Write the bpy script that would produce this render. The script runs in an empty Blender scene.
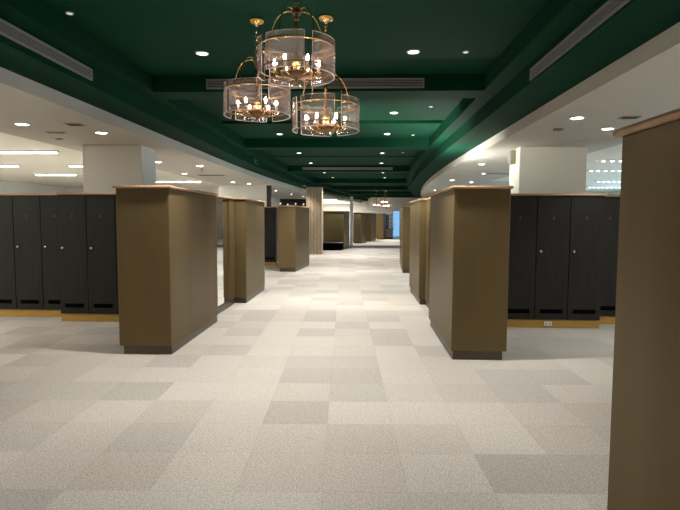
import bpy, math, random
from mathutils import Matrix, Vector
random.seed(5)
S = bpy.context.scene
C = S.collection
PI = math.pi
R = math.radians

# ------------------------------------------------------------------ materials
MATS = {}
def mat(name, col, rough=0.5, metal=0.0, var=0.0, scale=8.0, bump=0.0, bscale=60.0, stretch=None, spec=0.5, coat=0.0):
    m = bpy.data.materials.new(name); m.use_nodes = True
    nt = m.node_tree; b = nt.nodes['Principled BSDF']
    b.inputs['Base Color'].default_value = (*col, 1)
    b.inputs['Roughness'].default_value = rough
    b.inputs['Metallic'].default_value = metal
    b.inputs['Specular IOR Level'].default_value = spec
    b.inputs['Coat Weight'].default_value = coat
    tc = nt.nodes.new('ShaderNodeTexCoord')
    mp = nt.nodes.new('ShaderNodeMapping')
    nt.links.new(tc.outputs['Object'], mp.inputs[0])
    if stretch: mp.inputs['Scale'].default_value = stretch
    if var > 0:
        n = nt.nodes.new('ShaderNodeTexNoise'); n.inputs['Scale'].default_value = scale; n.inputs['Detail'].default_value = 4
        nt.links.new(mp.outputs[0], n.inputs['Vector'])
        r = nt.nodes.new('ShaderNodeValToRGB')
        r.color_ramp.elements[0].position = .3; r.color_ramp.elements[1].position = .7
        r.color_ramp.elements[0].color = (*[c * (1 - var) for c in col], 1)
        r.color_ramp.elements[1].color = (*[min(1, c * (1 + var)) for c in col], 1)
        nt.links.new(n.outputs['Fac'], r.inputs[0]); nt.links.new(r.outputs[0], b.inputs['Base Color'])
    if bump > 0:
        n2 = nt.nodes.new('ShaderNodeTexNoise'); n2.inputs['Scale'].default_value = bscale
        nt.links.new(mp.outputs[0], n2.inputs['Vector'])
        bp = nt.nodes.new('ShaderNodeBump'); bp.inputs['Strength'].default_value = bump; bp.inputs['Distance'].default_value = .01
        nt.links.new(n2.outputs['Fac'], bp.inputs['Height']); nt.links.new(bp.outputs[0], b.inputs['Normal'])
    MATS[name] = m
    return m
def emit(name, col, strength, base=(.8, .8, .8)):
    m = mat(name, base, .5)
    b = m.node_tree.nodes['Principled BSDF']
    b.inputs['Emission Color'].default_value = (*col, 1); b.inputs['Emission Strength'].default_value = strength
    return m

BROWN = mat('brown_laminate', (.155, .111, .052), .42, .2, var=.10, scale=3, bump=.02, bscale=300, stretch=(1, 1, .12), spec=.10)
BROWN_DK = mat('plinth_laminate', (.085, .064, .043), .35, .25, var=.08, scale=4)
CAPWOOD = mat('beech_edge', (.46, .28, .155), .38, var=.16, scale=6, stretch=(6, 1, 6))
LOCK_BLK = mat('charcoal_laminate', (.013, .0128, .0115), .42, var=.2, scale=5, stretch=(4, 4, .4))
LOCK_DOOR = mat('charcoal_door', (.017, .0165, .0145), .5, var=.22, scale=4, stretch=(5, 5, .4), spec=.22)
BLACK = mat('black_void', (.002, .002, .002), .9, spec=.02)
YELLOW = mat('yellow_pine', (.42, .25, .05), .45, var=.15, scale=7, stretch=(.6, 6, 6))
GREEN = mat('dark_green_paint', (.0034, .040, .0215), .75, var=.08, scale=1.2, spec=.07)
WHITE = mat('white_paint', (.58, .56, .51), .75, var=.03, scale=1.0)
WALLW = mat('wall_paint', (.87, .865, .81), .7, var=.03, scale=.8)
CREAM = mat('cream_paint', (.87, .855, .78), .75, var=.03, scale=.8)
CHROME = mat('steel', (.7, .69, .66), .25, 1.0)
BRASS = mat('brass', (.72, .46, .18), .24, 1.0, var=.15, scale=20)
BRONZE = mat('dark_bronze', (.20, .11, .05), .35, .9)
COPPER = mat('copper_beads', (.55, .24, .12), .28, .9)
GRILLE = mat('grille_metal', (.36, .36, .35), .45, .2)
VENTW = mat('vent_white', (.40, .385, .35), .6)
GRILLE_DK = mat('grille_shadow', (.03, .032, .03), .6)
GRILLE_G = mat('grille_green', (.035, .10, .07), .5)
PLATE = mat('number_plate_metal', (.075, .072, .062), .4, .6)
SPKR = mat('beige_plastic', (.36, .31, .22), .55, var=.05)
IVORY = mat('ivory_wax', (.78, .66, .52), .5)
RINGW = mat('white_trim', (.75, .74, .70), .5)
SLATW = mat('oak_slats', (.56, .43, .28), .5, var=.25, scale=9, stretch=(12, 12, .6))
DARKWOOD = mat('dark_walnut', (.045, .025, .016), .3, var=.2, scale=6)
GREYP = mat('grey_panel', (.27, .255, .26), .45, var=.05)
PLASTIC = mat('socket_plastic', (.7, .69, .62), .5)
LENS_W = emit('warm_lens', (1, .93, .82), 11)
LENS_G = emit('spot_lens', (1, .93, .82), 4)
LENS_S = emit('pin_lens', (1, .95, .85), .3)
GLOBE = emit('reflection_glow', (1, .85, .65), .35)
TUBE = emit('tube_white', (1, .97, .92), 5.5)
LEDB = emit('led_white', (.82, .92, 1), 4)
BULB = emit('bulb_glow', (1, .84, .76), 45)

def mk_mirror():
    m = mat('mirror_silver', (.86, .88, .86), .015, 1.0); return m
MIRROR = mk_mirror()
DKGLASS = mat('dark_glass', (.012, .008, .006), .06, 0, spec=.8)
BLUEPANE = mat('blue_pane', (.10, .16, .30), .15, 0, var=.35, scale=4)

def mk_glass():
    m = bpy.data.materials.new('chandelier_glass'); m.use_nodes = True
    nt = m.node_tree; b = nt.nodes['Principled BSDF']; out = nt.nodes['Material Output']
    b.inputs['Base Color'].default_value = (1, .96, .955, 1)
    b.inputs['Roughness'].default_value = .06
    b.inputs['IOR'].default_value = 1.45
    b.inputs['Transmission Weight'].default_value = 1
    tc = nt.nodes.new('ShaderNodeTexCoord')
    n = nt.nodes.new('ShaderNodeTexNoise'); n.inputs['Scale'].default_value = 38; n.inputs['Detail'].default_value = 3
    nt.links.new(tc.outputs['Object'], n.inputs['Vector'])
    bp = nt.nodes.new('ShaderNodeBump'); bp.inputs['Strength'].default_value = .35; bp.inputs['Distance'].default_value = .004
    nt.links.new(n.outputs['Fac'], bp.inputs['Height']); nt.links.new(bp.outputs[0], b.inputs['Normal'])
    tr = nt.nodes.new('ShaderNodeBsdfTranslucent'); tr.inputs['Color'].default_value = (.95, .80, .76, 1)
    mx = nt.nodes.new('ShaderNodeMixShader'); mx.inputs[0].default_value = .05
    nt.links.new(b.outputs[0], mx.inputs[1]); nt.links.new(tr.outputs[0], mx.inputs[2]); nt.links.new(mx.outputs[0], out.inputs[0])
    return m
GLASS = mk_glass()
EDGE = mat('polished_glass_edge', (.86, .74, .71), .25, spec=.8)
def mk_clear():
    m = bpy.data.materials.new('clear_pane'); m.use_nodes = True
    nt = m.node_tree; out = nt.nodes['Material Output']
    nt.nodes.remove(nt.nodes['Principled BSDF'])
    t = nt.nodes.new('ShaderNodeBsdfTransparent'); t.inputs[0].default_value = (.86, .95, .98, 1)
    g = nt.nodes.new('ShaderNodeBsdfGlossy'); g.inputs['Roughness'].default_value = .03
    mx = nt.nodes.new('ShaderNodeMixShader'); mx.inputs[0].default_value = .07
    nt.links.new(t.outputs[0], mx.inputs[1]); nt.links.new(g.outputs[0], mx.inputs[2]); nt.links.new(mx.outputs[0], out.inputs[0])
    return m
CLEAR = mk_clear()

def mk_carpet():
    m = bpy.data.materials.new('carpet_tiles'); m.use_nodes = True
    nt = m.node_tree; b = nt.nodes['Principled BSDF']; N = nt.nodes.new; L = nt.links.new
    b.inputs['Roughness'].default_value = .95; b.inputs['Specular IOR Level'].default_value = .12
    tc = N('ShaderNodeTexCoord'); mp = N('ShaderNodeMapping')
    L(tc.outputs['Object'], mp.inputs[0])
    mp.inputs['Rotation'].default_value = (0, 0, -.0315)
    T = .49
    mp.inputs['Scale'].default_value = (1 / T, 1 / T, 1)
    mp.inputs['Location'].default_value = (.2347 + .0, -2.87 / T + 6 - .013, 0)
    fl = N('ShaderNodeVectorMath'); fl.operation = 'FLOOR'; L(mp.outputs[0], fl.inputs[0])
    wn = N('ShaderNodeTexWhiteNoise'); wn.noise_dimensions = '2D'; L(fl.outputs[0], wn.inputs['Vector'])
    rp = N('ShaderNodeValToRGB'); cr = rp.color_ramp; cr.interpolation = 'CONSTANT'
    cols = [(0, (.530, .492, .440)), (.2, (.474, .448, .405)), (.4, (.566, .532, .476)), (.58, (.512, .468, .412)), (.75, (.548, .512, .458)), (.9, (.450, .424, .380))]
    cr.elements[0].position = 0; cr.elements[0].color = (*cols[0][1], 1)
    cr.elements[1].position = cols[1][0]; cr.elements[1].color = (*cols[1][1], 1)
    for p, c in cols[2:]:
        e = cr.elements.new(p); e.color = (*c, 1)
    L(wn.outputs['Value'], rp.inputs[0])
    # woven loops: two crossing waves turned with each tile plus a fine grain
    n = N('ShaderNodeTexNoise'); n.inputs['Scale'].default_value = 100; n.inputs['Detail'].default_value = 2; n.inputs['Roughness'].default_value = .7
    L(tc.outputs['Object'], n.inputs['Vector'])
    v = N('ShaderNodeTexVoronoi'); v.inputs['Scale'].default_value = 110; L(tc.outputs['Object'], v.inputs['Vector'])
    mr = N('ShaderNodeMapRange'); mr.inputs['From Min'].default_value = .32; mr.inputs['From Max'].default_value = .68
    mr.inputs['To Min'].default_value = .68; mr.inputs['To Max'].default_value = 1.24; L(n.outputs['Fac'], mr.inputs['Value'])
    mr2 = N('ShaderNodeMapRange'); mr2.inputs['From Max'].default_value = .7; mr2.inputs['To Min'].default_value = 1.12; mr2.inputs['To Max'].default_value = .82
    L(v.outputs['Distance'], mr2.inputs['Value'])
    mu = N('ShaderNodeMath'); mu.operation = 'MULTIPLY'; L(mr.outputs[0], mu.inputs[0]); L(mr2.outputs[0], mu.inputs[1])
    # seam line between tiles
    fr = N('ShaderNodeVectorMath'); fr.operation = 'FRACTION'; L(mp.outputs[0], fr.inputs[0])
    sx = N('ShaderNodeSeparateXYZ'); L(fr.outputs[0], sx.inputs[0])
    def edge(sock):
        a = N('ShaderNodeMath'); a.operation = 'PINGPONG'; a.inputs[1].default_value = .5; L(sock, a.inputs[0])
        c = N('ShaderNodeMapRange'); c.inputs['From Max'].default_value = .014; c.inputs['To Min'].default_value = .90; c.inputs['To Max'].default_value = 1.0
        L(a.outputs[0], c.inputs['Value']); return c.outputs[0]
    e1 = N('ShaderNodeMath'); e1.operation = 'MINIMUM'; L(edge(sx.outputs[0]), e1.inputs[0]); L(edge(sx.outputs[1]), e1.inputs[1])
    m2 = N('ShaderNodeMath'); m2.operation = 'MULTIPLY'; L(mu.outputs[0], m2.inputs[0]); L(e1.outputs[0], m2.inputs[1])
    big = N('ShaderNodeTexNoise'); big.inputs['Scale'].default_value = .5; L(tc.outputs['Object'], big.inputs['Vector'])
    hs = N('ShaderNodeMix'); hs.data_type = 'RGBA'; hs.blend_type = 'MULTIPLY'; hs.inputs[0].default_value = 1
    cmb = N('ShaderNodeCombineColor')
    for i in range(3): L(m2.outputs[0], cmb.inputs[i])
    L(rp.outputs[0], hs.inputs[6]); L(cmb.outputs[0], hs.inputs[7]); L(hs.outputs[2], b.inputs['Base Color'])
    bp = N('ShaderNodeBump'); bp.inputs['Strength'].default_value = .3; bp.inputs['Distance'].default_value = .004
    L(mu.outputs[0], bp.inputs['Height']); L(bp.outputs[0], b.inputs['Normal'])
    return m
CARPET = mk_carpet()

# ------------------------------------------------------------------ mesh helpers
class MB:
    def __init__(s): s.v = []; s.f = []; s.sm = []
    def add(s, vs, fs, smooth=False):
        o = len(s.v); s.v += [tuple(p) for p in vs]
        s.f += [tuple(i + o for i in f) for f in fs]; s.sm += [smooth] * len(fs); return s
    def box(s, x0, x1, y0, y1, z0, z1):
        vs = [(x0, y0, z0), (x1, y0, z0), (x1, y1, z0), (x0, y1, z0), (x0, y0, z1), (x1, y0, z1), (x1, y1, z1), (x0, y1, z1)]
        return s.add(vs, [(0, 3, 2, 1), (4, 5, 6, 7), (0, 1, 5, 4), (1, 2, 6, 5), (2, 3, 7, 6), (3, 0, 4, 7)])
    def bbox(s, x0, x1, y0, y1, z0, z1, b=.006):
        """box with chamfered edges"""
        xs, ys, zs = (x0, x1), (y0, y1), (z0, z1)
        vs = []; idx = {}
        for i in (0, 1):
            for j in (0, 1):
                for k in (0, 1):
                    X, Y, Z = xs[i], ys[j], zs[k]
                    dx = b if i == 0 else -b; dy = b if j == 0 else -b; dz = b if k == 0 else -b
                    idx[i, j, k, 0] = len(vs); vs.append((X, Y + dy, Z + dz))
                    idx[i, j, k, 1] = len(vs); vs.append((X + dx, Y, Z + dz))
                    idx[i, j, k, 2] = len(vs); vs.append((X + dx, Y + dy, Z))
        I = lambda *a: idx[a]
        fs = [(I(0,0,0,0), I(0,0,1,0), I(0,1,1,0), I(0,1,0,0)), (I(1,0,0,0), I(1,1,0,0), I(1,1,1,0), I(1,0,1,0)),
              (I(0,0,0,1), I(1,0,0,1), I(1,0,1,1), I(0,0,1,1)), (I(0,1,0,1), I(0,1,1,1), I(1,1,1,1), I(1,1,0,1)),
              (I(0,0,0,2), I(0,1,0,2), I(1,1,0,2), I(1,0,0,2)), (I(0,0,1,2), I(1,0,1,2), I(1,1,1,2), I(0,1,1,2))]
        for i in (0, 1):
            for j in (0, 1): fs.append((I(i,j,0,0), I(i,j,1,0), I(i,j,1,1), I(i,j,0,1)))
            for k in (0, 1): fs.append((I(i,0,k,0), I(i,1,k,0), I(i,1,k,2), I(i,0,k,2)))
        for j in (0, 1):
            for k in (0, 1): fs.append((I(0,j,k,1), I(1,j,k,1), I(1,j,k,2), I(0,j,k,2)))
        for i in (0, 1):
            for j in (0, 1):
                for k in (0, 1): fs.append((I(i,j,k,0), I(i,j,k,1), I(i,j,k,2)))
        return s.add(vs, fs)
    def lathe(s, prof, cx=0, cy=0, n=24, cap=True):
        vs = []; fs = []
        for r, z in prof:
            for i in range(n):
                a = 2 * PI * i / n; vs.append((cx + r * math.cos(a), cy + r * math.sin(a), z))
        for k in range(len(prof) - 1):
            for i in range(n):
                j = (i + 1) % n; fs.append((k * n + i, k * n + j, (k + 1) * n + j, (k + 1) * n + i))
        s.add(vs, fs, True)
        if cap:
            o = len(s.v) - len(vs)
            s.f += [tuple(o + i for i in reversed(range(n))), tuple(o + (len(prof) - 1) * n + i for i in range(n))]; s.sm += [False, False]
        return s
    def tube(s, pts, r, n=8, closed=False):
        pts = [Vector(p) for p in pts]; m = len(pts); vs = []; fs = []
        up = Vector((0, 0, 1)); prev = None
        for i, p in enumerate(pts):
            if closed: t = pts[(i + 1) % m] - pts[i - 1]
            else: t = pts[min(i + 1, m - 1)] - pts[max(i - 1, 0)]
            t.normalize()
            if prev is None:
                a = t.cross(up)
                if a.length < 1e-3: a = t.cross(Vector((1, 0, 0)))
            else: a = prev - t * prev.dot(t)
            a.normalize(); b = t.cross(a); prev = a
            rr = r[i] if isinstance(r, (list, tuple)) else r
            for k in range(n):
                q = 2 * PI * k / n; vs.append(p + a * (rr * math.cos(q)) + b * (rr * math.sin(q)))
        for i in range(m if closed else m - 1):
            i2 = (i + 1) % m
            for k in range(n):
                k2 = (k + 1) % n; fs.append((i * n + k, i * n + k2, i2 * n + k2, i2 * n + k))
        s.add(vs, fs, True)
        if not closed:
            o = len(s.v) - len(vs)
            s.f += [tuple(o + i for i in reversed(range(n))), tuple(o + (m - 1) * n + i for i in range(n))]; s.sm += [False, False]
        return s
    def sweep(s, prof, ys, off):
        """closed profile [(x,z)] carried along the corridor's bend"""
        n = len(prof); vs = []; fs = []
        for y in ys:
            for x, z in prof: vs.append((x + off(y) if not isinstance(x, tuple) else x[0], y, z))
        for i in range(len(ys) - 1):
            for k in range(n):
                k2 = (k + 1) % n; fs.append((i * n + k, i * n + k2, (i + 1) * n + k2, (i + 1) * n + k))
        fs += [tuple(range(n)), tuple((len(ys) - 1) * n + i for i in reversed(range(n)))]
        return s.add(vs, fs)
    def build(s, name, m, parent=None, loc=None):
        me = bpy.data.meshes.new(name); me.from_pydata(s.v, [], s.f)
        me.polygons.foreach_set('use_smooth', s.sm); me.update()
        import bmesh
        bm = bmesh.new(); bm.from_mesh(me); bmesh.ops.recalc_face_normals(bm, faces=bm.faces); bm.to_mesh(me); bm.free()
        me.materials.append(m)
        o = bpy.data.objects.new(name, me); C.objects.link(o)
        if parent: o.parent = parent
        if loc: o.location = loc
        return o
def tag(o, label, cat, group=None):
    o['label'] = label; o['category'] = cat
    if group: o['group'] = group
    return o
def thing(name, label, cat, loc=(0, 0, 0), rz=0, group=None):
    o = bpy.data.objects.new(name, None); C.objects.link(o); o.empty_display_size = .1
    o.location = loc; o.rotation_euler = (0, 0, rz)
    return tag(o, label, cat, group)
def struct(o):
    o['kind'] = 'structure'; return o
def dup(root, loc, rz, label, group=None):
    r = root.copy(); C.objects.link(r); r.location = loc; r.rotation_euler = (0, 0, rz); r['label'] = label
    if group: r['group'] = group
    for ch in list(root.children):
        c = ch.copy(); C.objects.link(c); c.parent = r
        for g in list(ch.children):
            d = g.copy(); C.objects.link(d); d.parent = c
    return r

# ------------------------------------------------------------------ setting
def off(y): return .0037 * max(0, y - 11) ** 2
YS = [-6 + i * .5 for i in range(95)]                 # -6 .. 41
YEND = 41.0
ZW, ZS, ZL, ZU, ZT = 2.73, 2.87, 3.07, 3.26, 3.46       # white ceiling, soffit, ledge, upper ceiling, slab top
XL, FL, RL = -3.19, -2.73, -2.53
XR, FR, RR = 2.13, 1.65, 1.46
EL, ER = -5.05, 4.1                                     # edges where the side ceilings step up
ZC = 2.86                                               # raised ceilings of the locker halls

struct(MB().box(-13, 12, -6, 46, -.1, 0).build('floor', CARPET))
struct(MB().sweep([((EL,), ZW), (XL, ZW), (XL, ZT), ((EL,), ZT)], YS, off).build('ceiling_left', WHITE))
struct(MB().sweep([((7.9,), ZW + .001), (XR, ZW + .001), (XR, ZT), ((7.9,), ZT)], [y for y in YS if y >= 19], off).build('ceiling_far_right', WHITE))
struct(MB().sweep([((ER,), ZW), (XR, ZW), (XR, ZT), ((ER,), ZT)], [y for y in YS if y <= 19], off).build('ceiling_right', WHITE))
struct(MB().sweep([(XL + .002, ZS), (FL, ZS), (FL, ZL), (RL, ZL), (RL, ZT), (XL + .002, ZT)], YS, off).build('trim_1', GREEN))
struct(MB().sweep([(XR - .002, ZS), (XR - .002, ZT), (RR, ZT), (RR, ZL), (FR, ZL), (FR, ZS)], YS, off).build('trim_2', GREEN))
# upper green ceiling, cut by shadow slots, with a lid above
slots = [(9.36, 9.66), (14.7, 14.9), (20.5, 20.75), (25.9, 26.15), (31.2, 31.45)]
up = MB(); y = -6
for a, b in slots + [(41, 42)]:
    seg = [y] + [q for q in YS if y < q < a] + [a]
    up.sweep([(RL + .002, ZU), (RR - .002, ZU), (RR - .002, ZU + .1), (RL + .002, ZU + .1)], seg, off)
    y = b
up.sweep([(XL, ZT + .002), (XR, ZT + .002), (XR, ZT + .1), (XL, ZT + .1)], YS, off)
struct(up.build('ceiling', GREEN))
k = 3
for yb, w in ((-2.2, .4), (6.42, .40), (11.46, .42), (17.3, .45), (23.0, .45), (28.4, .5), (33.8, .5), (38.4, .5)):
    o_ = off(yb)
    struct(MB().box(RL + o_ - .05, RR + o_ + .0, yb, yb + w, ZL - .002, ZU + .05).build('trim_%d' % k, GREEN)); k += 1
# raised ceilings of the locker halls
struct(MB().box(-13, EL - .002, -6, 23, ZC, ZC + .1).build('ceiling_hall_left', CREAM))
struct(MB().box(ER + .002, 12, -6, 26, ZC, ZC + .1).build('ceiling_hall_right', CREAM))
# walls
struct(MB().box(-13.15, -13, -6, 23, 0, 3).build('wall_left', WALLW))
struct(MB().box(12, 12.15, -6, 9, 0, 3).box(12, 12.15, 23, 26, 0, 3).box(12, 12.15, 9, 23, 0, .9).box(12, 12.15, 9, 23, 2.6, 3).build('wall_right', WALLW))
wf = MB()
for i in range(8):
    yy = 9 + i * 2; wf.box(12.02, 12.1, yy - .03 if i else yy, yy + .03 if i < 7 else yy, .9, 2.6)
wf.box(12.02, 12.1, 9, 23, .9, .95).box(12.02, 12.1, 9, 23, 2.55, 2.6)
w2 = struct(wf.build('added_window', RINGW))  # unseen window, added to tint the right hall ceiling blue
MB().box(12.05, 12.055, 9.03, 22.97, .95, 2.55).build('window_glass', CLEAR, w2)
l = bpy.data.lights.new('added_window_light', 'AREA'); l.shape = 'RECTANGLE'; l.size = 1.5; l.size_y = 13; l.energy = 200; l.color = (.70, .86, 1)
o = bpy.data.objects.new('added_window_light', l); C.objects.link(o); o.location = (12.3, 16, 1.7); o.rotation_euler = (0, R(90), 0)
struct(MB().box(-13, 12, -6.15, -6, 0, 3.5).build('wall_rear', WALLW))
struct(MB().box(-13, -5.06, 23, 23.15, 0, 3).build('wall_hall_left', WALLW))
struct(MB().box(-5.2, -5.05, 19.35, 23, 0, 3).build('wall_return_left', WALLW))
struct(MB().box(-5.2, -3.43, 19.2, 19.35, 0, ZW).build('wall_partition_left', WALLW))
struct(MB().box(-3.43, -3.27, 19.2, 19.4, 0, ZW).build('trim_20', DARKWOOD))
struct(MB().box(-5.2, -5.05, 23.15, 42, 0, 3).build('wall_far_left', WALLW))
struct(MB().box(5.6, 12, 26, 26.15, 0, 3).build('wall_hall_right', WALLW))
struct(MB().box(7.9, 8.05, 26.15, 42, 0, 3).build('wall_far_right', WALLW))
struct(MB().box(-5.2, -3.1, 33.0, 33.15, 0, ZW).build('wall_bar', DKGLASS))
# end wall with a glazed door and a window
DX0, DX1, WX0, WX1 = 2.56, 3.05, 1.72, 2.27
ew = MB()
ew.box(-5.2, WX0, YEND, YEND + .15, 0, 3.5).box(WX1, DX0, YEND, YEND + .15, 0, 3.5).box(DX1, 8, YEND, YEND + .15, 0, 3.5)
ew.box(WX0, WX1, YEND, YEND + .15, 0, .78).box(WX0, WX1, YEND, YEND + .15, 1.84, 3.5).box(DX0, DX1, YEND, YEND + .15, 2.10, 3.5)
struct(ew.build('wall_end', WALLW))
fr = MB().box(DX0 - .07, DX0, YEND - .04, YEND, 0, 2.17).box(DX1, DX1 + .16, YEND - .04, YEND, 0, 2.17).box(DX0, DX1, YEND - .04, YEND, 2.10, 2.17)
d1 = struct(fr.build('door_1', RINGW))
MB().box(DX0, DX1, YEND + .05, YEND + .06, .02, 2.10).build('door_glass', CLEAR, d1)
MB().box(DX0 + .06, DX0 + .09, YEND + .0, YEND + .04, .7, 1.3).build('door_handle', CHROME, d1)
w1 = struct(MB().box(WX0, WX0 + .03, YEND + .02, YEND + .1, .78, 1.84).box(WX1 - .03, WX1, YEND + .02, YEND + .1, .78, 1.84).box(WX0, WX1, YEND + .02, YEND + .1, 1.80, 1.84).box(WX0 + .25, WX0 + .28, YEND + .02, YEND + .1, .78, 1.8).build('window_1', GREYP))
MB().box(WX0 + .03, WX1 - .03, YEND + .08, YEND + .085, .78, 1.80).build('window_glass', BLUEPANE, w1)

def fx(o, name=None): return struct(o)
# big square piers standing behind the lockers
struct(MB().bbox(-4.58, -3.585, 8.57, 9.16, 0, ZW - .001, .008).build('wall_pier_left', WALLW))
struct(MB().bbox(2.605, 3.69, 8.80, 9.38, 0, ZW - .001, .008).build('wall_pier_right', CREAM))
struct(MB().bbox(-.56, -.40, 28.9, 29.1, 0, ZW - .001, .008).build('wall_post_far', WALLW))

# slatted timber column
sc = thing('slatted_column', 'tall light oak column clad in vertical slats, from floor to ceiling beyond left cabinets', 'column', (-1.955, 22.45, 0))
MB().box(-.315, .315, -.17, .30, 0, ZW + .12).build('core', DARKWOOD, sc)
sl = MB()
for i in range(11):
    x = -.305 + i * .061
    sl.bbox(x - .021, x + .021, -.21, -.17, 0, ZW + .12, .004)
for i in range(7):
    yy = -.14 + i * .06
    sl.bbox(.315, .345, yy - .021, yy + .021, 0, ZW + .12, .004)
sl.build('slat_cladding', SLATW, sc)

# ------------------------------------------------------------------ brown end cabinets
def cabinet(label, x0, x1, y0, y1, side, rz=0, h=1.9):
    """side=+1: right of the aisle (inner face at x0), -1: left (inner face at x1)"""
    px = x0 if side > 0 else x1
    t = thing('end_cabinet', label, 'cabinet', (px, y0, 0), rz, 'brown end cabinets along the aisle')
    a, b, d = x0 - px, x1 - px, y1 - y0
    i0, i1 = (.022, .04) if side > 0 else (.04, .004)
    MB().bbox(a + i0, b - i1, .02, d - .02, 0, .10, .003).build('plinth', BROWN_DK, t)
    body = MB().bbox(a, b, 0, d, .10, h - .03, .004)
    body.build('body', BROWN, t)
    # the cap: board with rounded nose on all sides
    o = .026; cap = MB(); vs = []; fs = []
    prof = [(.012, 0), (.004, .005), (0, .015), (.004, .025), (.012, .030)]
    for ins, z in prof:
        for (X, Y) in ((a - o + ins, -o + ins), (b + o - ins, -o + ins), (b + o - ins, d + o - ins), (a - o + ins, d + o - ins)):
            vs.append((X, Y, h - .03 + z))
    for q in range(4):
        for c in range(4): fs.append((q * 4 + c, q * 4 + (c + 1) % 4, q * 4 + 4 + (c + 1) % 4, q * 4 + 4 + c))
    fs += [(3, 2, 1, 0), (16, 17, 18, 19)]
    cap.add(vs, fs); cap.build('top_cap', CAPWOOD, t)
    return t
XLc, XRc = -2.115, 1.035
cabinet('brown laminate end cabinet in the right foreground, cut off by the frame', 1.016, 1.56, .28, 2.11, 1)
cabinet('large brown laminate end cabinet in front of the black lockers, right of the aisle', 1.008, 1.61, 5.72, 7.62, 1)
cabinet('brown end cabinet right of the aisle, second beyond the foreground one', XRc + .025, XRc + .57, 9.40, 11.22, 1)
cabinet('farthest brown end cabinet in view on the right, beside the distant bright doorway', 1.20, 1.75, 14.89, 16.9, 1, R(-2.2))
cabinet('large brown laminate end cabinet in front of the black lockers, left of the aisle', XLc - .595, XLc, 5.75, 7.69, -1)
cabinet('brown end cabinet on the left just past the tall mirror', XLc - .50, XLc + .065, 9.36, 11.2, -1)
cabinet('brown end cabinet on the left in front of the slatted oak column', -2.345, -1.84, 14.93, 17.2, -1, R(-4.5))
cabinet('wide brown end cabinet behind the low black bench', -1.83, -.783, 25.65, 27.5, -1, R(-7))
cabinet('small distant brown cabinet just right of the white post', -.44, .06, 32.05, 34.1, -1, R(-10))
cabinet('distant brown cabinet in the gap before the far left counter, second from the end', .22, .73, 34.7, 37.0, -1, R(-10))
cabinet('last brown cabinet on the left next to the far reception counter', 1.16, 1.67, 38.3, 39.5, -1, R(-12))

# tall mirrors set back between two cabinets
def mirror_unit(label, X, y0, y1, side, ymir):
    t = thing('mirror_unit', label, 'mirror', (X, y0, 0), 0, 'tall mirrors between the end cabinets')
    d = y1 - y0; s = side
    def bx(xa, xb, ya, yb, z0, z1, b=.003):
        return MB().bbox(min(s * xa, s * xb), max(s * xa, s * xb), ya, yb, z0, z1, b)
    bx(.02, .34, 0, d, 0, .10).build('plinth', BROWN_DK, t)
    bx(.03, .34, 0, d, .10, 1.87).build('back_panel', BROWN, t)
    m = ymir - y0
    bx(0, .028, m + .03, d, .10, 1.87).build('side_panel', BROWN, t)
    bx(.014, .028, .01, m, .13, 1.85, .002).build('mirror_glass', MIRROR, t)
    bx(.004, .028, m, m + .028, .10, 1.87, .002).build('mirror_frame', BRONZE, t)
    bx(-.02, .36, 0, d, 1.87, 1.90, .006).build('top_cap', CAPWOOD, t)
mirror_unit('tall narrow mirror set back between the first and second brown cabinets on the left', -2.245, 7.725, 9.325, -1, 8.93)
mirror_unit('tall mirror unit set back between the first and second brown cabinets on the right', 1.165, 7.655, 9.365, 1, 8.93)

# ------------------------------------------------------------------ lockers
def locker_proto(label, loc, w, group):
    t = thing('locker', label, 'locker', loc, 0, group)
    MB().box(0.001, w - .001, .02, .5, .12, 1.872).build('carcass', LOCK_BLK, t)
    d = MB().bbox(.004, w - .004, 0, .019, .125, 1.868, .003).build('door', LOCK_DOOR, t)
    lk = MB().lathe([(.021, 0), (.021, .010), (.013, .018)], n=14)
    lk.v = [(x + .062, -z, y + 1.092) for x, y, z in lk.v]; lk.build('lock', CHROME, d)
    MB().box(w * .5 - .012, w * .5 + .012, -.003, 0, 1.54, 1.582).build('number_plate', PLATE, d)
    v = MB().box(.075, w - .07, -.002, 0, .212, .272); v.build('vent_slot', BLACK, d)
    # small hasp beside the lock
    return t
WL, WR = .43, .46
gl = 'black lockers in the left hall'; gr = 'black lockers in the right hall'
p = locker_proto('black locker immediately left of the large left brown cabinet', (-4.00, 7.54, 0), WL, gl)
dup(p, (-4.43, 7.54, 0), 0, 'black locker at the step, second to the left from the large left brown cabinet', gl)
dup(p, (-3.57, 7.54, 0), 0, 'black locker almost wholly hidden behind the large left brown cabinet', gl)
dup(p, (-4.87, 7.84, 0), 0, 'black locker at the right end of the set-back left row', gl)
dup(p, (-5.30, 7.84, 0), 0, 'black locker in the set-back left row, second from the frame edge', gl)
dup(p, (-5.73, 7.84, 0), 0, 'black locker at the left edge of the frame', gl)
dup(p, (-3.13, 16.8, 0), 0, 'distant black locker seen between two brown cabinets on the left', 'far lockers on the left')
dup(p, (-3.56, 16.8, 0), 0, 'distant black locker behind the left brown cabinet past the mirror', 'far lockers on the left')
q = locker_proto('black locker immediately right of the large right brown cabinet', (2.02, 7.48, 0), WR, gr)
dup(q, (2.48, 7.48, 0), 0, 'black locker above the white socket, second from the large right brown cabinet', gr)
dup(q, (2.94, 7.48, 0), 0, 'black locker at the right end of the front right row, third from the brown cabinet', gr)
dup(q, (3.405, 7.80, 0), 0, 'black locker stepped back beside the right foreground cabinet', gr)
dup(q, (3.865, 7.80, 0), 0, 'black locker hidden behind the right foreground cabinet', gr)
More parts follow.
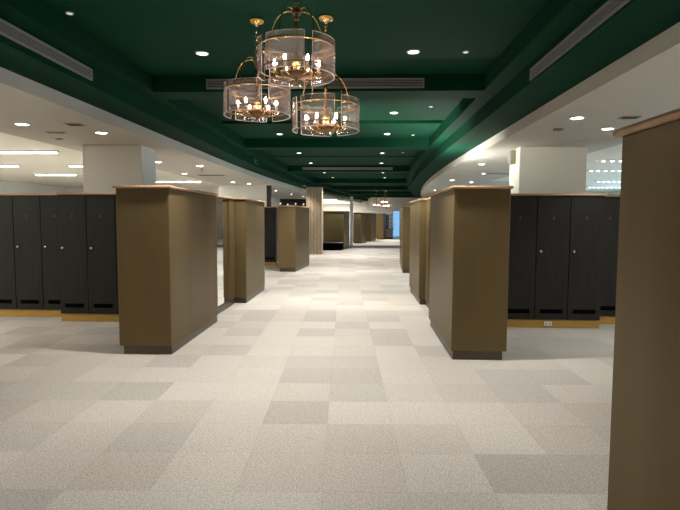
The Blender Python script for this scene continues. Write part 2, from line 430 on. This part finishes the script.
def run(x0, x1, y, lab):
    tag(MB().bbox(x0, x1, y + .02, y + .5, 0, .118, .003).build('locker_plinth', YELLOW), 'yellow pine plinth under the ' + lab, 'plinth', 'pine plinths under the lockers')
    tag(MB().bbox(x0 - .0, x1 + .0, y - .02, y + .52, 1.874, 1.902, .006).build('long_wooden_board', CAPWOOD), 'light wooden top board along the ' + lab, 'top board', 'wooden tops of the lockers')
run(-4.43, -3.14, 7.54, 'front row of black lockers at left')
run(-5.73, -4.435, 7.84, 'set-back row of black lockers at the left frame edge')
run(-3.56, -2.70, 16.8, 'distant black lockers on the left')
run(2.02, 3.40, 7.48, 'front row of black lockers at right')
run(3.405, 4.325, 7.80, 'stepped-back black lockers at right')
so = thing('wall_socket', 'small white socket plate on the yellow plinth of the right lockers', 'socket', (2.68, 7.498, .062))
MB().bbox(-.055, .055, -.012, 0, -.03, .03, .003).build('plate', PLASTIC, so)
for xo in (-.0235, .0235): MB().box(xo - .0115, xo + .0115, -.0135, -.0121, -.012, .012).build('outlet', GRILLE, so)

# low black bench in front of the wide far cabinet, far counter, board
bn = thing('bench', 'low black bench against the front of the wide distant brown cabinet', 'bench', (-1.32, 25.3, 0))
MB().bbox(-.49, .49, -.22, .22, .06, .33, .01).build('base', BLACK, bn)
MB().bbox(-.50, .50, -.23, .23, .332, .385, .015).build('seat_pad', mat('black_leather', (.008, .008, .009), .4), bn)
MB().box(-.45, .45, -.18, .18, 0, .06).build('plinth', BLACK, bn)
ct = thing('reception_counter', 'dark counter with grey front at the far end beside the bright doorway', 'counter', (2.12, 39.7, 0))
MB().bbox(-.36, .36, -.02, .5, .10, .76, .01).build('front_panel', GREYP, ct)
MB().bbox(-.42, -.365, -.05, .5, 0, .80, .006).build('side_panel', DARKWOOD, ct)
MB().bbox(-.36, .45, -.06, .55, .765, .80, .006).build('counter_top', DARKWOOD, ct)
MB().box(-.36, .36, .0, .45, 0, .10).build('plinth', BLACK, ct)
nb = thing('notice_board', 'grey notice board on the end wall beside the blue window', 'board', (2.42, 40.99, 1.35))
MB().bbox(-.11, .11, -.03, 0, -.5, .5, .004).build('board', GREYP, nb)
for i, (px, pz) in enumerate(((-.05, .3), (.05, .3), (-.05, 0), (.05, 0), (0, -.3))):
    MB().box(px - .035, px + .035, -.034, -.0305, pz - .1, pz + .1).build('notice', RINGW if i % 2 else PLASTIC, nb)

# ------------------------------------------------------------------ ceiling fittings
LC = (1, .955, .90)
def spot(loc, energy, size=R(120), blend=.9, col=LC, rad=.05, parent=None, name='downlight_beam'):
    l = bpy.data.lights.new(name, 'SPOT'); l.energy = energy; l.spot_size = size; l.spot_blend = blend; l.color = col; l.shadow_soft_size = rad
    o = bpy.data.objects.new(name, l); C.objects.link(o); o.location = loc
    if parent: o.parent = parent
    return o
def downlight(name, label, x, y, z, r, lens, group, energy, size=R(92), cat='ceiling light', col=LC):
    t = thing(name, label, cat, (x, y, z), 0, group)
    MB().lathe([(r * .80, -.001), (r * .82, -.010), (r, -.010), (r * 1.06, -.004), (r * 1.06, .002)], n=28, cap=False).build('trim_ring', RINGW, t)
    MB().lathe([(r * .80, -.006), (r * .78, -.002)], n=28).build('lens', lens, t)
    if energy: spot((0, 0, -.03), energy, size, parent=t, col=col)
    return t
E_C, E_W = 158, 23
gC = 'recessed spotlights in the green ceiling'
num = ['first', 'second', 'third', 'fourth', 'fifth', 'sixth', 'seventh', 'eighth', 'ninth', 'tenth', 'eleventh', 'twelfth']
cy = [5.55, 8.69, 10.83, 13.98, 16.5, 19.92, 22.4, 25.4, 28.7, 31.7, 35.0, 37.4]  # some far pairs are added to brighten the corridor's end
for i, y_ in enumerate(cy):
    downlight('spotlight', 'round recessed spotlight in green ceiling, right row, %s from the camera' % num[i], .535 + off(y_) , y_, ZU, .066, LENS_G, gC, E_C)
for i, y_ in enumerate(cy):
    n_ = num[i]
    downlight('spotlight', 'round recessed spotlight in green ceiling, left row, %s from the camera' % n_, -1.66 + off(y_), y_, ZU, .066, LENS_G, gC, E_C)
# two pairs added out of view above the camera to light the near aisle
for y_, w_ in ((0.2, 'behind the camera'), (2.9, 'just above the camera')):
    downlight('spotlight', 'added round spotlight in the green ceiling overhead at left, ' + w_, -1.66, y_, ZU, .066, LENS_G, gC, E_C * .50, R(74))
    downlight('spotlight', 'added round spotlight in the green ceiling overhead at right, ' + w_, .535, y_, ZU, .066, LENS_G, gC, E_C * .50, R(74))
gP = 'small pinhole fittings in the green ceiling'
for i, y_ in enumerate((5.57, 8.23, 11.0, 13.9)):
    downlight('pinhole_downlight', 'tiny pinhole fitting in green ceiling right of the spotlights, %s from the camera' % num[i], 1.07 + off(y_), y_, ZU, .03, LENS_S, gP, 0)
downlight('pinhole_downlight', 'tiny pinhole fitting at the left edge of green ceiling near the long left grille', -2.45, 4.45, ZU, .03, LENS_S, gP, 0)
gLw = 'round downlights in the left white ceiling'
for i, (x_, y_, lab) in enumerate([(-4.32, 6.64, 'nearest the left frame edge'), (-3.63, 7.32, 'above the big left pier'), (-4.33, 11.16, 'just right of the big left pier, nearer one'),
        (-4.75, 14.12, 'just right of the big left pier, farther one'), (-3.68, 12.01, 'above the mirror on the left'), (-4.24, 17.45, 'left one of the close pair'),
        (-3.85, 18.2, 'right one of the close pair'), (-3.68, 22.82, 'above the dark opening, first from the camera'), (-3.45, 26.14, 'above the dark opening, second from the camera'), (-3.15, 29.15, 'above the dark opening, farthest')]):
    downlight('downlight', 'round downlight in left white ceiling, ' + lab, x_, y_, ZW, .092, LENS_W, gLw, E_W if i > 1 else 9)
gRw = 'round downlights in the right white ceiling'
for i, (x_, y_, lab) in enumerate([(2.52, 6.32, 'largest, above the big right pier'), (3.22, 7.08, 'bluish, beside the foreground cabinet top'), (2.62, 11.6, 'left of the wall speaker, nearest of five'),
        (3.22, 14.02, 'small, below the nearest of five left of the speaker'), (2.81, 16.39, 'left of the speaker, middle of the left column'), (3.59, 17.27, 'just above the right cabinet top board'), (3.1, 22.1, 'farthest, at the tip of the curved white edge')]):
    downlight('downlight', 'round downlight in right white ceiling, ' + lab, x_, y_, ZW, .085 if i != 3 else .06, LENS_W, gRw, E_W if i > 1 else 19, col=LC if i != 1 else (.85, .95, 1))
downlight('downlight', 'tiny round downlight in green soffit washing the slatted oak column', -2.32, 21.75, ZS, .06, LENS_G, 'downlights over the oak column', 45, R(110))
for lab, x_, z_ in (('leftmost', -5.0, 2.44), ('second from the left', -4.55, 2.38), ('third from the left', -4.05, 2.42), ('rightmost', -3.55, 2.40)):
    wl = thing('reflection_dot', 'tiny glowing dot standing in for a reflected downlight on the distant dark wall, %s of the row' % lab, 'lamp', (x_, 32.999, z_), 0, 'glowing reflection dots on the distant dark wall')  # glowing dots stand in for downlights reflected in the dark glass
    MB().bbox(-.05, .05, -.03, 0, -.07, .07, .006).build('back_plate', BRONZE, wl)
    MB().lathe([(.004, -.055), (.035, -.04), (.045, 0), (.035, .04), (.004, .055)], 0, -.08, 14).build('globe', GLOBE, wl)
def air_vent(label, x, y, z, w, d):
    t = thing('air_vent', label, 'vent', (x, y, z), 0, 'flat air vents in the white ceilings')
    MB().bbox(-w / 2, w / 2, -d / 2, d / 2, -.012, -.0005, .003).build('frame', VENTW, t)
    m = MB()
    for i in range(6):
        yy = -d / 2 + d * (i + 1) / 7
        m.box(-w / 2 + .02, w / 2 - .02, yy - d * .035, yy + d * .035, -.014, -.0121)
    m.build('slots', GRILLE_DK, t)
air_vent('square slotted air vent in left white ceiling between the two near downlights', -3.64, 6.65, ZW, .21, .17)
air_vent('thin faint vent in left white ceiling, behind the slotted one', -4.25, 7.27, ZW, .26, .06)
air_vent('small dark vent in left white ceiling, nearest the raised ceiling', -4.55, 7.86, ZW, .10, .08)
air_vent('dark vent in left white ceiling beyond the big pier', -4.15, 14.6, ZW, .75, .30)
air_vent('slotted air vent in right white ceiling above the foreground cabinet', 3.11, 6.30, ZW, .22, .13)
air_vent('long thin vent in right white ceiling left of the wall speaker', 3.7, 14.0, ZW, .8, .16)
sd = thing('smoke_detector', 'round brownish detector on right white ceiling left of the bright downlight', 'detector', (2.6, 7.11, ZW))
MB().lathe([(.07, -.0005), (.072, -.012), (.06, -.022), (.03, -.026)], n=24).build('housing', SPKR, sd)
MB().lathe([(.012, -.0262), (.010, -.031)], n=12).build('sensor', GRILLE_DK, sd)
sk = thing('sprinkler_head', 'small dark sprinkler head on left white ceiling beyond the big pier', 'sprinkler', (-3.9, 12.9, ZW))
MB().lathe([(.04, .002), (.035, -.008)], n=16).build('mount', GRILLE, sk)
MB().lathe([(.012, -.0082), (.012, -.04), (.03, -.042), (.03, -.046)], n=12).build('nozzle', GRILLE_DK, sk)

def slot_grille(label, axis, a0, a1, fixed, z0, z1, face, fm=GRILLE, n=5):
    """linear AC grille on a vertical face; axis 'y' lies on x=fixed, 'x' lies on y=fixed"""
    L = a1 - a0; h = z1 - z0
    loc = (fixed, a0, z0) if axis == 'y' else (a0, fixed, z0)
    t = thing('air_grille', label, 'vent', loc, 0, 'linear air grilles in the green ceiling')
    def bx(m, u0, u1, v0, v1, w0, w1):
        lo, hi = sorted((face * w0, face * w1))
        if axis == 'y': m.box(lo, hi, u0, u1, v0, v1)
        else: m.box(u0, u1, lo, hi, v0, v1)
        return m
    b = .013
    f = MB(); bx(f, 0, L, 0, b, .0005, .014); bx(f, 0, L, h - b, h, .0005, .014); bx(f, 0, b, b, h - b, .0005, .014); bx(f, L - b, L, b, h - b, .0005, .014)
    f.build('frame', fm, t)
    bx(MB(), b, L - b, b, h - b, .0005, .003).build('backing', GRILLE_DK, t)
    m = MB()
    for i in range(n):
        zz = b + (h - 2 * b) * (i + .5) / n; bx(m, b, L - b, zz - .0032, zz + .0032, .0035, .011)
    m.build('louvre', fm, t)
slot_grille('long grey air grille on green face at top left', 'y', 3.2, 5.33, FL, 2.925, 3.04, 1)
slot_grille('long grey air grille on green face at top right', 'y', 3.2, 5.28, FR, 2.89, 3.0, -1)
slot_grille('faint air grille on left green face beyond the chandeliers', 'y', 13.4, 16.3, FL + off(13.2), 2.94, 3.05, 1, GRILLE_G)
slot_grille('wide air grille on the first cross beam behind the chandeliers', 'x', -1.87, .75, 6.418, 3.10, 3.215, -1)
slot_grille('distant air grille on the third cross beam', 'x', -1.9, 1.04, 17.298, 3.12, 3.20, -1, GRILLE)

# linear lights of the halls
gT = 'tube lights in the left hall'
def tubelight(label, x0, x1, y, z, group, lens, dots=False, power=13):
    t = thing('strip_light', label, 'strip light', ((x0 + x1) / 2, y, z), 0, group)
    h = (x1 - x0) / 2
    MB().bbox(-h - .03, h + .03, -.07, .07, -.035, .002, .006).build('mount', RINGW, t)
    if not dots:
        MB().bbox(-h, h, -.05, .05, -.055, -.0352, .006).build('tube', lens, t)
    else:
        n = max(5, int((x1 - x0) / .17)); m = MB()
        for i in range(n):
            x = -h + (i + .5) * (x1 - x0) / n; m.bbox(x - .028, x + .028, -.03, .03, -.048, -.0352, .006)
        m.build('led_row', lens, t)
    l = bpy.data.lights.new('strip_glow', 'AREA'); l.shape = 'RECTANGLE'; l.size = x1 - x0; l.size_y = .1; l.energy = power * (x1 - x0); l.color = (1, .95, .86)
    o = bpy.data.objects.new('strip_glow', l); C.objects.link(o); o.parent = t; o.location = (0, 0, -.07)
for lab, x0, x1, y_ in (('nearest, running to the left frame edge', -9.4, -6.03, 10.3), ('second row, left part', -11.5, -8.65, 13.05), ('second row, beside the pier', -7.3, -5.6, 13.05),
                        ('third row above the wooden locker top', -9.9, -8.68, 15.8), ('far, right of the big pier', -7.45, -5.75, 18.8),
                        ('outside the frame, nearest row', -9.5, -6.5, 6.0), ('outside the frame, beside the camera', -9.6, -6.9, 2.2)):
    tubelight('white strip light in left hall ceiling, ' + lab, x0, x1, y_, ZC, gT, TUBE, power=17 if 'outside' in lab else 13)  # rows outside the frame are added to brighten the left pier
gT2 = 'dotted strip lights in the right hall'
for lab, x0, x1, y_ in (('upper one', 5.25, 6.6, 11.9), ('second from the top', 6.03, 7.5, 14.3), ('third from the top', 8.05, 9.6, 18.4), ('lowest', 9.2, 10.6, 21.8)):
    tubelight('dotted bluish white strip light seen right of the big right pier, ' + lab, x0, x1, y_, ZC, gT2, LEDB, True, 9)

for lab, x0, x1, y_ in (('added outside the frame as fill beside the foreground cabinet', 5.2, 7.2, 5.0), ('added outside the frame as fill beside the camera', 5.0, 7.0, 1.0)):
    tubelight('dotted strip light in the right hall, ' + lab, x0, x1, y_, ZC, gT2, LEDB, True, 19)  # added out of view to brighten the right pier
for lab, x0, x1, y_ in (('nearest', -2.45, -1.5, 33.6), ('middle', -2.5, -1.1, 36.5), ('farthest', -2.7, -.8, 39.3)):
    tubelight('far strip light in white ceiling right of the oak column, ' + lab, x0, x1, y_, ZW, 'far strip lights past the oak column', TUBE, power=24)
sp = thing('wall_speaker', 'small beige speaker box on the side of the big right pier', 'speaker', (2.6025, 9.10, 2.585))
MB().bbox(-.085, -.0005, -.085, .085, -.115, .115, .008).build('box', SPKR, sp)
MB().box(-.088, -.0852, -.065, .065, -.095, .095).build('front_mesh', GRILLE, sp)

ul = thing('fill_uplighter', 'unseen low lamp added on top of the second right cabinet to light the right ceiling', 'lamp', (1.48, 10.1, 1.9015))  # added out of sight to brighten the ceiling at right
MB().bbox(-.05, .05, -.16, .16, 0, .035, .006).build('housing', RINGW, ul)
MB().bbox(-.035, .035, -.145, .145, .0352, .040, .002).build('lens', LENS_W, ul)
l = bpy.data.lights.new('uplight_glow', 'AREA'); l.shape = 'RECTANGLE'; l.size = .06; l.size_y = .28; l.energy = 20; l.color = (1, .96, .86)
o = bpy.data.objects.new('uplight_glow', l); C.objects.link(o); o.parent = ul; o.location = (0, 0, .045); o.rotation_euler = (PI, 0, 0)

pl = thing('fill_projector', 'unseen tilted lamp added on top of the large left brown cabinet to light the right ceiling', 'lamp', (-2.62, 7.00, 1.9015), R(-56))  # added hidden lamp, aimed across the aisle to light the right green ceiling
MB().bbox(-.06, .06, -.06, .06, 0, .012, .003).build('base', BRONZE, pl)
hd = MB().lathe([(.015, -.04), (.019, -.03), (.020, .035), (.018, .037)], n=20)
hd.v = [(x, z * .97 - y * .24, .034 + y * .97 + z * .24) for x, y, z in hd.v]; hd.build('lamp_head', BRONZE, pl)
ll = bpy.data.lights.new('fill_beam', 'SPOT'); ll.energy = 600; ll.spot_size = R(46); ll.spot_blend = 1; ll.color = (1, .98, .88); ll.shadow_soft_size = .03
oo = bpy.data.objects.new('fill_beam', ll); C.objects.link(oo); oo.location = (-2.57, 7.04, 1.955)
oo.rotation_euler = (Vector((1.7, 9.75, 3.10)) - Vector(oo.location)).to_track_quat('-Z', 'Y').to_euler()

# ------------------------------------------------------------------ chandeliers
def chandelier(label, x, y, zg, ztop, group):
    """origin at the centre of the glass bottom rim; zg its height; ztop the ceiling"""
    t = thing('chandelier', label, 'chandelier', (x, y, zg), 0, group)
    Rg, Hg = .287, .255
    H = ztop - zg
    hub = Hg + .225
    # canopy
    MB().lathe([(.066, H - .0005), (.068, H - .012), (.05, H - .03), (.018, H - .04), (.012, H - .055)], n=28).build('canopy', BRASS, t)
    # chain
    m = MB(); z = hub + .045; i = 0
    while z < H - .06:
        pts = []
        for k in range(10):
            a = 2 * PI * k / 10; u, v = .014 * math.cos(a), .023 * math.sin(a)
            pts.append((u, 0, z + v) if i % 2 else (0, u, z + v))
        m.tube(pts, .0046, 6, True); z += .034; i += 1
    m.build('chain', BRASS, t)
    MB().lathe([(.008, hub + .035), (.012, hub + .022), (.034, hub + .012), (.04, hub - .002), (.030, hub - .02), (.014, hub - .035), (.02, hub - .05), (.012, hub - .07)], n=20).build('hub', BRONZE, t)
    MB().lathe([(.010, hub - .07), (.019, hub - .12), (.012, hub - .17), (.014, .18), (.026, .14), (.034, .10), (.022, .06), (.030, .045), (.050, .030)], n=20).build('stem', BRASS, t)
    # bottom dish with beads
    dish = MB().lathe([(.006, -.038), (.014, -.028), (.010, -.018), (.05, -.006), (.105, .010), (.112, .022), (.10, .030), (.05, .030)], n=28).build('dish', BRONZE, t)
    bd = MB()
    for i in range(16):
        a = 2 * PI * i / 16
        bd.lathe([(.002, .020), (.010, .026), (.0125, .034), (.010, .042), (.002, .047)], .112 * math.cos(a), .112 * math.sin(a), 8)
    bd.build('beading', COPPER, dish)
    # rings that carry the glass
    def ring(r, z, th, name, mm):
        MB().tube([(r * math.cos(2 * PI * k / 48), r * math.sin(2 * PI * k / 48), z) for k in range(48)], th, 8, True).build(name, mm, t)
    ring(Rg - .012, Hg - .045, .006, 'upper_ring', BRASS)
    ring(Rg - .012, .045, .006, 'lower_ring', BRONZE)
    # curved arms from hub to the upper ring
    for i in range(5):
        a = 2 * PI * (i + .35) / 5
        pts = []
        for k in range(13):
            f = k / 12
            r = .03 + (Rg - .10) * math.sin(f * PI / 2) if f < 1 else Rg - .07
            z_ = hub + .03 * math.sin(f * PI) - (hub - Hg + .045) * (1 - math.cos(f * PI / 2))
            pts.append((r * math.cos(a), r * math.sin(a), z_))
        pts.append(((Rg - .02) * math.cos(a), (Rg - .02) * math.sin(a), Hg - .045))
        MB().tube(pts, .0052, 8).build('arm', BRASS, t)
    # candles
    for i in range(6):
        a = 2 * PI * (i + .1) / 6; cx, cy_ = .165 * math.cos(a), .165 * math.sin(a)
        ca = MB().tube([(.05 * math.cos(a), .05 * math.sin(a), .02), (.10 * math.cos(a), .10 * math.sin(a), .0), (.145 * math.cos(a), .145 * math.sin(a), .005), (cx, cy_, .03)], .006, 8).build('candle_arm', BRASS, t)
        MB().lathe([(.008, .028), (.024, .036), (.026, .042), (.011, .043)], cx, cy_, 14).build('drip_cup', BRASS, ca)
        cd = MB().lathe([(.0105, .043), (.0105, .085)], cx, cy_, 12).build('candle', IVORY, t)
        MB().lathe([(.005, .086), (.0085, .092), (.0105, .104), (.009, .116), (.004, .126), (.001, .130)], cx, cy_, 12).build('bulb', BULB, cd)
    # five curved glass panels
    for i in range(5):
        a0 = -PI / 2 + R(-42) + i * 2 * PI / 5; w = R(60); n = 14
        vs = []; fs = []
        for k in range(n + 1):
            a = a0 + w * k / n
            for r in (Rg - .003, Rg + .004):
                for z_ in (0, Hg): vs.append((r * math.cos(a), r * math.sin(a), z_))
        for k in range(n):
            o = k * 4
            fs += [(o, o + 4, o + 5, o + 1), (o + 2, o + 3, o + 7, o + 6), (o, o + 2, o + 6, o + 4), (o + 1, o + 5, o + 7, o + 3)]
        fs += [(0, 1, 3, 2), (n * 4, n * 4 + 2, n * 4 + 3, n * 4 + 1)]
        gp = MB().add(vs, fs).build('glass_panel', GLASS, t)
        ed = []
        for k in range(n + 1): ed.append((Rg * math.cos(a0 + w * k / n), Rg * math.sin(a0 + w * k / n), 0))
        for k in range(n, -1, -1): ed.append((Rg * math.cos(a0 + w * k / n), Rg * math.sin(a0 + w * k / n), Hg))
        MB().tube(ed, .0029, 6, True).build('polished_edge', EDGE, gp)
    return t
gN = 'near cluster of chandeliers'; gF = 'distant cluster of chandeliers'
chandelier('brass chandelier with clear glass panels, highest and largest of the near three', -.486, 4.02, 2.605, ZU, gN)
chandelier('brass chandelier with clear glass panels, left one of the near three', -.908, 4.65, 2.44, ZU, gN)
chandelier('brass chandelier with clear glass panels, lowest and right one of the near three', -.303, 4.60, 2.30, ZU, gN)
chandelier('tiny far chandelier glowing pink, left one of the distant three', 1.0, 33.0, 2.27, ZU, gF)
chandelier('tiny far chandelier glowing pink, highest one of the distant three', 1.48, 32.4, 2.44, ZU, gF)
chandelier('tiny far chandelier glowing pink, right one of the distant three', 1.62, 33.1, 2.22, ZU, gF)

# ------------------------------------------------------------------ world, camera, view
w = bpy.data.worlds.new('daylight'); S.world = w; w.use_nodes = True
bg = w.node_tree.nodes['Background']; bg.inputs[0].default_value = (.27, .53, .86, 1); bg.inputs[1].default_value = .5

cam = bpy.data.cameras.new('camera'); co = bpy.data.objects.new('camera', cam); C.objects.link(co)
F = 525.0
cam.sensor_width = 36; cam.sensor_fit = 'HORIZONTAL'; cam.lens = F * 36 / 680; cam.clip_start = .05; cam.clip_end = 200
yaw, pitch, roll = math.atan(20 / F), math.atan(37 / F), R(.24)
M = Matrix.Rotation(yaw, 4, 'Z') @ Matrix.Rotation(PI / 2 - pitch, 4, 'X') @ Matrix.Rotation(roll, 4, 'Z')
co.matrix_world = Matrix.Translation((0, 0, 1.55)) @ M
S.camera = co
vs = S.view_settings
vs.view_transform = 'Standard'; vs.look = 'None'; vs.gamma = 1; vs.use_curve_mapping = False; vs.exposure = 1.38
